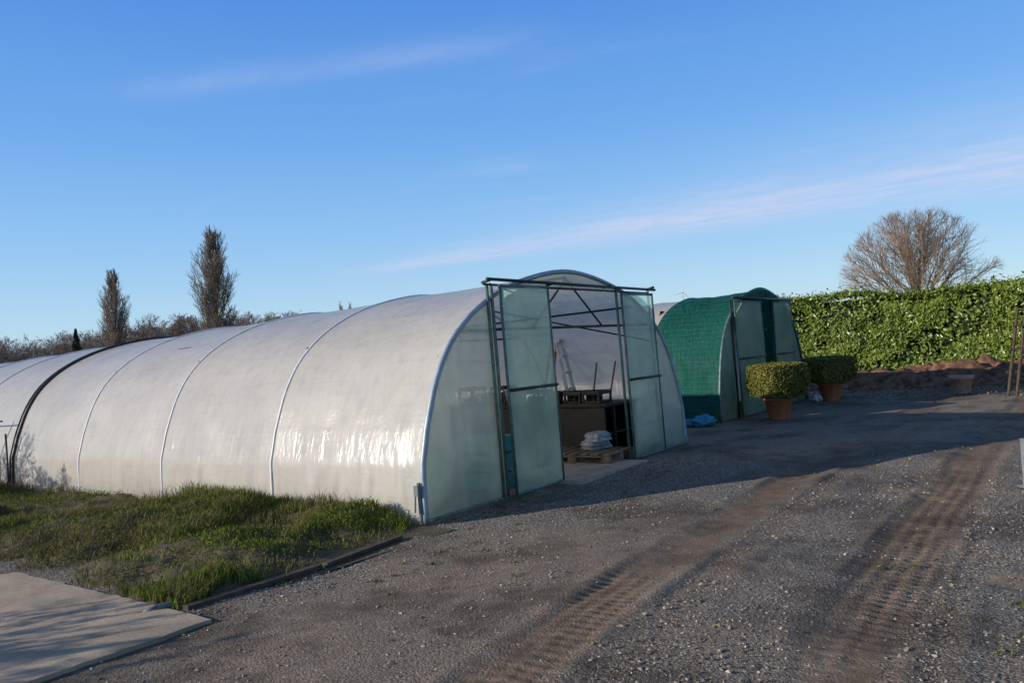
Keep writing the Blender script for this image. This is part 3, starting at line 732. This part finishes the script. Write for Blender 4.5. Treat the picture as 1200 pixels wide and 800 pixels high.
# ------------------------------------------------------------------ trees
class TB:
    def __init__(s): s.p=[];s.q=[];s.r0=[];s.r1=[]
    def seg(s,p,q,a,b): s.p.append(p); s.q.append(q); s.r0.append(a); s.r1.append(b)
    def mesh(s,k=3):
        p=np.array(s.p);q=np.array(s.q);r0=np.array(s.r0)[:,None];r1=np.array(s.r1)[:,None]
        d=q-p; d/=np.linalg.norm(d,axis=1)[:,None]+1e-9; up=np.where(np.abs(d[:,2:3])<.9,[[0,0,1.]],[[1.,0,0]])
        a=np.cross(d,up); a/=np.linalg.norm(a,axis=1)[:,None]; b=np.cross(a,d); V=[]
        for i in range(k):
            t=2*math.pi*i/k; V.append(p+r0*(a*math.cos(t)+b*math.sin(t)))
        for i in range(k):
            t=2*math.pi*i/k; V.append(q+r1*(a*math.cos(t)+b*math.sin(t)))
        V=np.stack(V,1).reshape(-1,3); n_=len(p); o=(np.arange(n_)*2*k)[:,None]
        F=np.vstack([o+np.array([i,(i+1)%k,k+(i+1)%k,k+i]) for i in range(k)]); return V,F
def rdir(d,ang,r):
    d=np.array(d,float); t=r.normal(size=3); t-=t.dot(d)*d; t/=np.linalg.norm(t); v=d*math.cos(ang)+t*math.sin(ang); return v/np.linalg.norm(v)
def grow(tb,p,d,L,r,lev,cfg,rg):
    nseg=cfg['seg'][lev]; p=np.array(p,float); d=np.array(d,float); rt=r*cfg['taper'][lev]; pts=[p]; ds=[d]
    for i in range(nseg):
        d=d+rg.normal(0,cfg['wob'][lev],3)+np.array([0,0,cfg['up'][lev]]); d/=np.linalg.norm(d)
        q=p+d*L/nseg; a=r+(rt-r)*i/nseg; b=r+(rt-r)*(i+1)/nseg; tb.seg(p,q,a,b); p=q; pts.append(p); ds.append(d)
    if lev+1>=len(cfg['seg']): return
    nc=cfg['nch'][lev]
    for k in range(nc):
        f=cfg['st'][lev]+(1-cfg['st'][lev])*(k+rg.uniform(0,1))/nc; i=min(int(f*nseg),nseg-1); g=f*nseg-i
        pp=pts[i]*(1-g)+pts[i+1]*g; dd=rdir(ds[i+1],math.radians(rg.uniform(*cfg['ang'][lev])),rg)
        ll=L*cfg['len'][lev]*rg.uniform(.7,1.2)*(cfg['shape'](f) if lev==0 else (1.15-.5*f))
        grow(tb,pp,dd,ll,max((r+(rt-r)*f)*cfg['rr'],cfg['rmin']),lev+1,cfg,rg)
def broad_cfg(rmin,n=(9,6,6,5)):
    return dict(seg=[5,5,4,3,2],taper=[.3,.3,.35,.5,.6],wob=[.05,.12,.14,.16,.2],up=[.02,.08,.08,.06,0],nch=list(n),st=[.22,.2,.15,.1],
      ang=[(25,60),(22,48),(22,50),(22,50)],len=[.62,.55,.52,.55],shape=lambda f:1.15-.55*f,rr=.55,rmin=rmin)
def pop_cfg(rmin,n=(70,7,5)):
    return dict(seg=[9,4,3,2],taper=[.12,.3,.5,.6],wob=[.015,.05,.08,.12],up=[.02,.18,.14,.06],nch=list(n),st=[.07,.15,.1],
      ang=[(18,34),(10,28),(12,32)],len=[.23,.42,.5],shape=lambda f:(.6+.9*math.sin(math.pi*min(1,f*.85+.12)))*(1-.45*f),rr=.28,rmin=rmin)
def fit_tree(name,loc,H,Wd,cfg,mat,seed,r):
    rg=np.random.default_rng(seed); tb=TB(); grow(tb,(0,0,-.3),(0,0,1),H*.85,r,0,cfg,rg); V_,F_=tb.mesh()
    rad=np.percentile(np.hypot(V_[:,0]-V_[:,0].mean(),V_[:,1]-V_[:,1].mean()),97); f=Wd/2/rad
    V_[:,:2]*=f; V_[:,2]*=H/V_[:,2].max(); e=empty(name,loc); npmesh('branches',V_,F_,mat,e)
def dome_tree(name,loc,H,Rw,mat,seed,rmin=.013):
    rg=np.random.default_rng(seed); tb=TB(); C=np.array([0,0,H*.42]); rad=np.array([Rw,Rw,H*.58])
    def inside_len(p,d):
        pp=(p-C)/rad; dd=d/rad; a=dd@dd; b=2*pp@dd; c=pp@pp-1; D=b*b-4*a*c
        if D<0: return .3
        return max(.15,(-b+math.sqrt(D))/(2*a))
    def branch(p,d,L,r0,r1,nseg,wob,up):
        pts=[p];ds=[d]
        for i in range(nseg):
            d=d+rg.normal(0,wob,3)+np.array([0,0,up]); d/=np.linalg.norm(d); q=p+d*L/nseg
            tb.seg(p,q,r0+(r1-r0)*i/nseg,r0+(r1-r0)*(i+1)/nseg); p=q; pts.append(p); ds.append(d)
        return pts,ds
    tr,_=branch(np.array([0,0,-.3]),np.array([0,0,1.]),H*.36,.36,.26,5,.03,.0)
    nl=30
    for k in range(nl):
        el=math.radians(8+76*((k+.5)/nl)**.85); az=k*2.399+rg.uniform(-.3,.3)
        d=np.array([math.cos(az)*math.cos(el),math.sin(az)*math.cos(el),math.sin(el)])
        p=tr[min(5,2+int(3.99*rg.uniform(0,1)**.6))]; L1=inside_len(p,d)*rg.uniform(.82,.98)
        pt,ds=branch(p,d,L1,.115,.02,7,.065,.02)
        for j in range(15):
            f=.25+.75*(j+rg.uniform(0,1))/15; i=min(int(f*7),6); g=f*7-i; q=pt[i]*(1-g)+pt[i+1]*g
            d2=rdir(ds[i+1],math.radians(rg.uniform(18,50)),rg); d2[2]+=.12; d2/=np.linalg.norm(d2)
            L2=min(inside_len(q,d2)*rg.uniform(.7,1.0),L1*.5)
            p2_,e2=branch(q,d2,L2,.032,rmin*1.1,4,.10,.03)
            for m_ in range(7):
                f=.12+.88*(m_+rg.uniform(0,1))/7; i=min(int(f*4),3); g=f*4-i; q3=p2_[i]*(1-g)+p2_[i+1]*g
                d3=rdir(e2[i+1],math.radians(rg.uniform(15,48)),rg); L3=min(inside_len(q3,d3)*rg.uniform(.8,1.05),rg.uniform(.6,1.3))
                p3_,e3=branch(q3,d3,L3,rmin*1.0,rmin*.7,2,.12,.03)
                for t_ in range(3):
                    q4=p3_[1]*(1-t_*.4)+p3_[2]*(t_*.4); d4=rdir(e3[1],math.radians(rg.uniform(18,45)),rg)
                    tb.seg(q4,q4+d4*rg.uniform(.25,.6),rmin*.7,rmin*.45)
    V_,F_=tb.mesh(); e=empty(name,loc); npmesh('branches',V_,F_,mat,e)
dome_tree('bare_broadleaf_tree',(36.0,70,0),11.7,6.5,M_twig,5,.0115)
fit_tree('poplar_tree',(-33.2,90,-.6),19.2,4.6,pop_cfg(.016,(125,10,6)),M_twig2,11,.28)
fit_tree('poplar_tree',(-54.8,110,-.6),17.8,3.7,pop_cfg(.019,(105,9,6)),M_twig2,12,.24)
protos=[]
for sd in range(5):
    rg=np.random.default_rng(100+sd); tb=TB(); grow(tb,(0,0,-.5),(0,0,1),8.,.15,0,broad_cfg(.018,(12,7,6,4)),rg); V_,F_=tb.mesh(); V_[:,2]*=9/V_[:,2].max(); protos.append((V_,F_))
VV=[];FF=[];o0=0
NTL=105
for i in range(NTL):
    dg=-47+ (i/NTL)*32 + random.uniform(-.5,.5); az=math.radians(dg); dist=random.uniform(128,175); x,y=dist*math.tan(az),dist
    V_,F_=protos[i%5]
    H=11.9+2.2*math.exp(-((dg+21.5)/5.0)**2)+random.uniform(-2.4,.9)
    sc=H/9*dist/150; a=random.uniform(0,6.28); c,s_=math.cos(a),math.sin(a)
    Q=np.stack([(V_[:,0]*c-V_[:,1]*s_)*sc+x,(V_[:,0]*s_+V_[:,1]*c)*sc+y,V_[:,2]*sc-.6],-1)
    VV.append(Q);FF.append(F_+o0);o0+=len(Q)
npmesh('distant_tree_line',np.vstack(VV),np.vstack(FF),M_twig3)
rg=np.random.default_rng(9)
nsr=30000; az=np.radians(rg.uniform(-50,45,nsr)); dist=rg.uniform(120,150,nsr); hh=1.6+1.0*npnoise(az*60,dist*.02,5,4); hh=hh+np.where(az<-.28,3.6,0); z=rg.uniform(0,1,nsr)**.7*np.clip(hh,.6,8)
V_,F_=leaves(np.stack([dist*np.tan(az),dist,z-.6],-1),np.tile([0,-.5,.5],(nsr,1)),.4,1.2,.3)
npmesh('distant_scrub',V_,F_,leafmat('scrub_leaf',(.15,.11,.08),(.21,.15,.11),(.11,.095,.065),rough=.9,trans=0,spec=.1))
e=empty('conifer_tree',(-57.0,104,-.6)); nc=9000; hz=rg.uniform(0,1,nc); a=rg.uniform(0,6.28,nc); rad=(1-hz)**.8*1.9*(.6+.4*np.sin(hz*37+a*3))*rg.uniform(.4,1,nc)
V_,F_=leaves(np.stack([rad*np.cos(a),rad*np.sin(a),.6+hz*8.6-rad*.25],-1),np.stack([np.cos(a),np.sin(a),.3+0*a],-1),.35,.8,.35)
npmesh('needles',V_,F_,leafmat('needle',(.06,.07,.04),(.10,.10,.055),(.08,.07,.045),rough=.8,trans=0,spec=.1),e)
mb=MB(); mb.tube([(0,0,0),(0,0,9)],[.2,.04],8); mb.obj('trunk',M_bark,e)
for i,(x,y,h) in enumerate(((-30.5,143,13.6),(-28.4,143,13.4))): fit_tree('poplar_tree',(x,y,-.6),h,1.6,pop_cfg(.04,(40,5,4)),M_twig2,30+i,.2)
e=empty('wind_turbine',(94,430,0)); mb=MB(); mb.tube([(0,0,0),(0,0,27)],[.5,.25],10); mb.box((0,-.3,27.2),(.6,1.6,.6))
for k in range(3):
    a=math.radians(15+120*k); mb.tube([(0,-1.2,27.2),(1.2*math.sin(a),-1.2,27.2+1.2*math.cos(a)),(5.2*math.sin(a),-1.2,27.2+5.2*math.cos(a))],[.12,.2,.06],6)
mb.obj('tower_and_rotor',M_white,e)
def shrub(name,loc,h,seed,n=(8,5,4)):
    rg=np.random.default_rng(seed); tb=TB()
    for k in range(6): grow(tb,(rg.normal(0,.12),rg.normal(0,.12),-.05),rdir((0,0,1),rg.uniform(.05,.5),rg),h*rg.uniform(.6,.9),.02,0,dict(seg=[4,3,3,2],taper=[.4]*4,wob=[.1,.12,.15,.2],up=[.05]*4,nch=list(n),st=[.2,.2,.2],ang=[(20,50)]*3,len=[.5,.5,.5],shape=lambda f:1.1-.4*f,rr=.55,rmin=.004),rg)
    V_,F_=tb.mesh(); e=empty(name,loc); npmesh('stems',V_,F_,M_twig2,e)
    i=rg.integers(0,len(V_),3500); V2_,F2_=leaves(V_[i]+rg.normal(0,.02,(3500,3)),np.tile([0,0,1.],(3500,1)),.05,1.,.5,rg); npmesh('leaves',V2_,F2_,Mg1,e)
shrub('garden_shrub',(-7.6,3.5,0),1.6,1); shrub('garden_shrub',(-6.6,3.9,0),1.25,2); shrub('garden_shrub',(-7.0,4.6,0),1.4,3)
for i,(s,q) in enumerate(((9.0,2.5),(10.1,2.7),(11.2,2.6),(12.6,2.9))):
    x,y=bed_local(s+2.2,q); shrub('garden_shrub',(x,y,-.15),(1.75,2.1,1.6,2.0)[i],10+i)
# ------------------------------------------------------------------ light, sky, camera
SE=math.radians(17); SD=Vector((-.965,-.262,0)).normalized()
todir=Vector((SD.x*math.cos(SE),SD.y*math.cos(SE),math.sin(SE)))
sl_=bpy.data.lights.new('sun','SUN'); sl_.energy=5.0; sl_.angle=math.radians(.5); sl_.color=(1,.92,.80)
so=bpy.data.objects.new('sun',sl_); link(so); so.rotation_euler=todir.to_track_quat('Z','Y').to_euler(); so.location=(-20,-5,15)
w=bpy.data.worlds.new('World'); SC.world=w; w.use_nodes=True; n=N(w.node_tree)
out=n.n('ShaderNodeOutputWorld'); bg=n.n('ShaderNodeBackground'); STR=.15; bg.inputs[1].default_value=STR
k=1/STR
sky=n.n('ShaderNodeTexSky',sky_type='NISHITA'); sky.sun_disc=False; sky.sun_elevation=SE
sky.sun_rotation=math.atan2(SD.x,SD.y); sky.air_density=1.0; sky.dust_density=.1; sky.ozone_density=3.0; sky.altitude=0
tc=n.n('ShaderNodeTexCoord').outputs['Generated']; sp=n.n('ShaderNodeSeparateXYZ'); n.l(tc,sp.inputs[0])
cr=n.n('ShaderNodeValToRGB'); n.l(n.m('MAXIMUM',sp.outputs[2],0),cr.inputs[0])
els=cr.color_ramp.elements; els[0].position=0; els[0].color=(.56,.73,.85,1); els[1].position=1; els[1].color=(.06,.11,.24,1)
for p_,c_ in ((.06,(.46,.69,.89,1)),(.14,(.31,.58,.92,1)),(.26,(.17,.43,.89,1)),(.42,(.085,.285,.80,1)),(.58,(.07,.17,.40,1))):
    q=els.new(p_); q.color=c_
grad=n.n('ShaderNodeVectorMath',operation='SCALE'); n.l(cr.outputs[0],grad.inputs[0]); grad.inputs['Scale'].default_value=k
base=n.mix(.85,sky.outputs[0],grad.outputs[0])
zc=n.m('MAXIMUM',sp.outputs[2],.015); px=n.m('DIVIDE',sp.outputs[0],zc); py=n.m('DIVIDE',sp.outputs[1],zc)
r_=n.m('SUBTRACT',n.m('MULTIPLY',px,.814),n.m('MULTIPLY',py,.581)); q_=n.m('ADD',n.m('MULTIPLY',px,.581),n.m('MULTIPLY',py,.814))
cb=n.n('ShaderNodeCombineXYZ'); n.l(n.m('MULTIPLY',r_,.5),cb.inputs[0]); n.l(n.m('MULTIPLY',q_,1.6),cb.inputs[1])
nz1=n.noise(cb.outputs[0],1.0,8,.62,.6)
cb2=n.n('ShaderNodeCombineXYZ'); n.l(n.m('MULTIPLY',r_,2.2),cb2.inputs[0]); n.l(n.m('MULTIPLY',q_,3.2),cb2.inputs[1])
nz2=n.noise(cb2.outputs[0],1.3,6,.6,.4)
wid=n.ramp(r_,-7.2,.5,.28,1.4)
qq=n.m('DIVIDE',n.m('SUBTRACT',q_,6.3),wid); band=n.m('EXPONENT',n.m('MULTIPLY',n.m('MULTIPLY',qq,qq),-1))
endf=n.ramp(r_,-7.5,-5.0); cl=n.m('MULTIPLY',n.m('MULTIPLY',band,endf),n.ramp(nz1,.25,.70,.35,1))
cl=n.m('MULTIPLY',cl,n.ramp(nz2,.3,.65,.65,1.05))
q2=n.m('DIVIDE',n.m('SUBTRACT',n.m('SUBTRACT',q_,n.m('MULTIPLY',r_,.5)),2.85),.13); b2=n.m('EXPONENT',n.m('MULTIPLY',n.m('MULTIPLY',q2,q2),-1))
b2=n.m('MULTIPLY',b2,n.m('MULTIPLY',n.ramp(r_,-3.0,-2.3),n.ramp(r_,-1.1,-1.7)))
cl=n.m('ADD',n.m('MULTIPLY',cl,.78),n.m('MULTIPLY',n.m('MULTIPLY',b2,n.ramp(nz1,.3,.7)),.2))
wisp=n.m('MULTIPLY',n.ramp(n.noise(cb.outputs[0],.55,7,.65,1.0),.55,.85,0,.18),n.ramp(sp.outputs[2],.02,.2))
cl=n.m('ADD',cl,wisp,clamp=True)
cc=n.mix(cl,base,(.62*k,.67*k,.88*k)); n.l(cc,bg.inputs[0]); n.l(bg.outputs[0],out.inputs[0])
cam=bpy.data.cameras.new('camera'); cam.sensor_width=36; cam.lens=27.9; cam.clip_end=6000; cam.clip_start=.05
co=bpy.data.objects.new('camera',cam); link(co)
co.matrix_world=Matrix.Translation((0,0,1.7))@Matrix.Rotation(math.radians(90.74),4,'X')@Matrix.Rotation(math.radians(-4),4,'Z')
SC.camera=co
SC.view_settings.view_transform='Standard'; SC.view_settings.look='None'; SC.view_settings.exposure=0
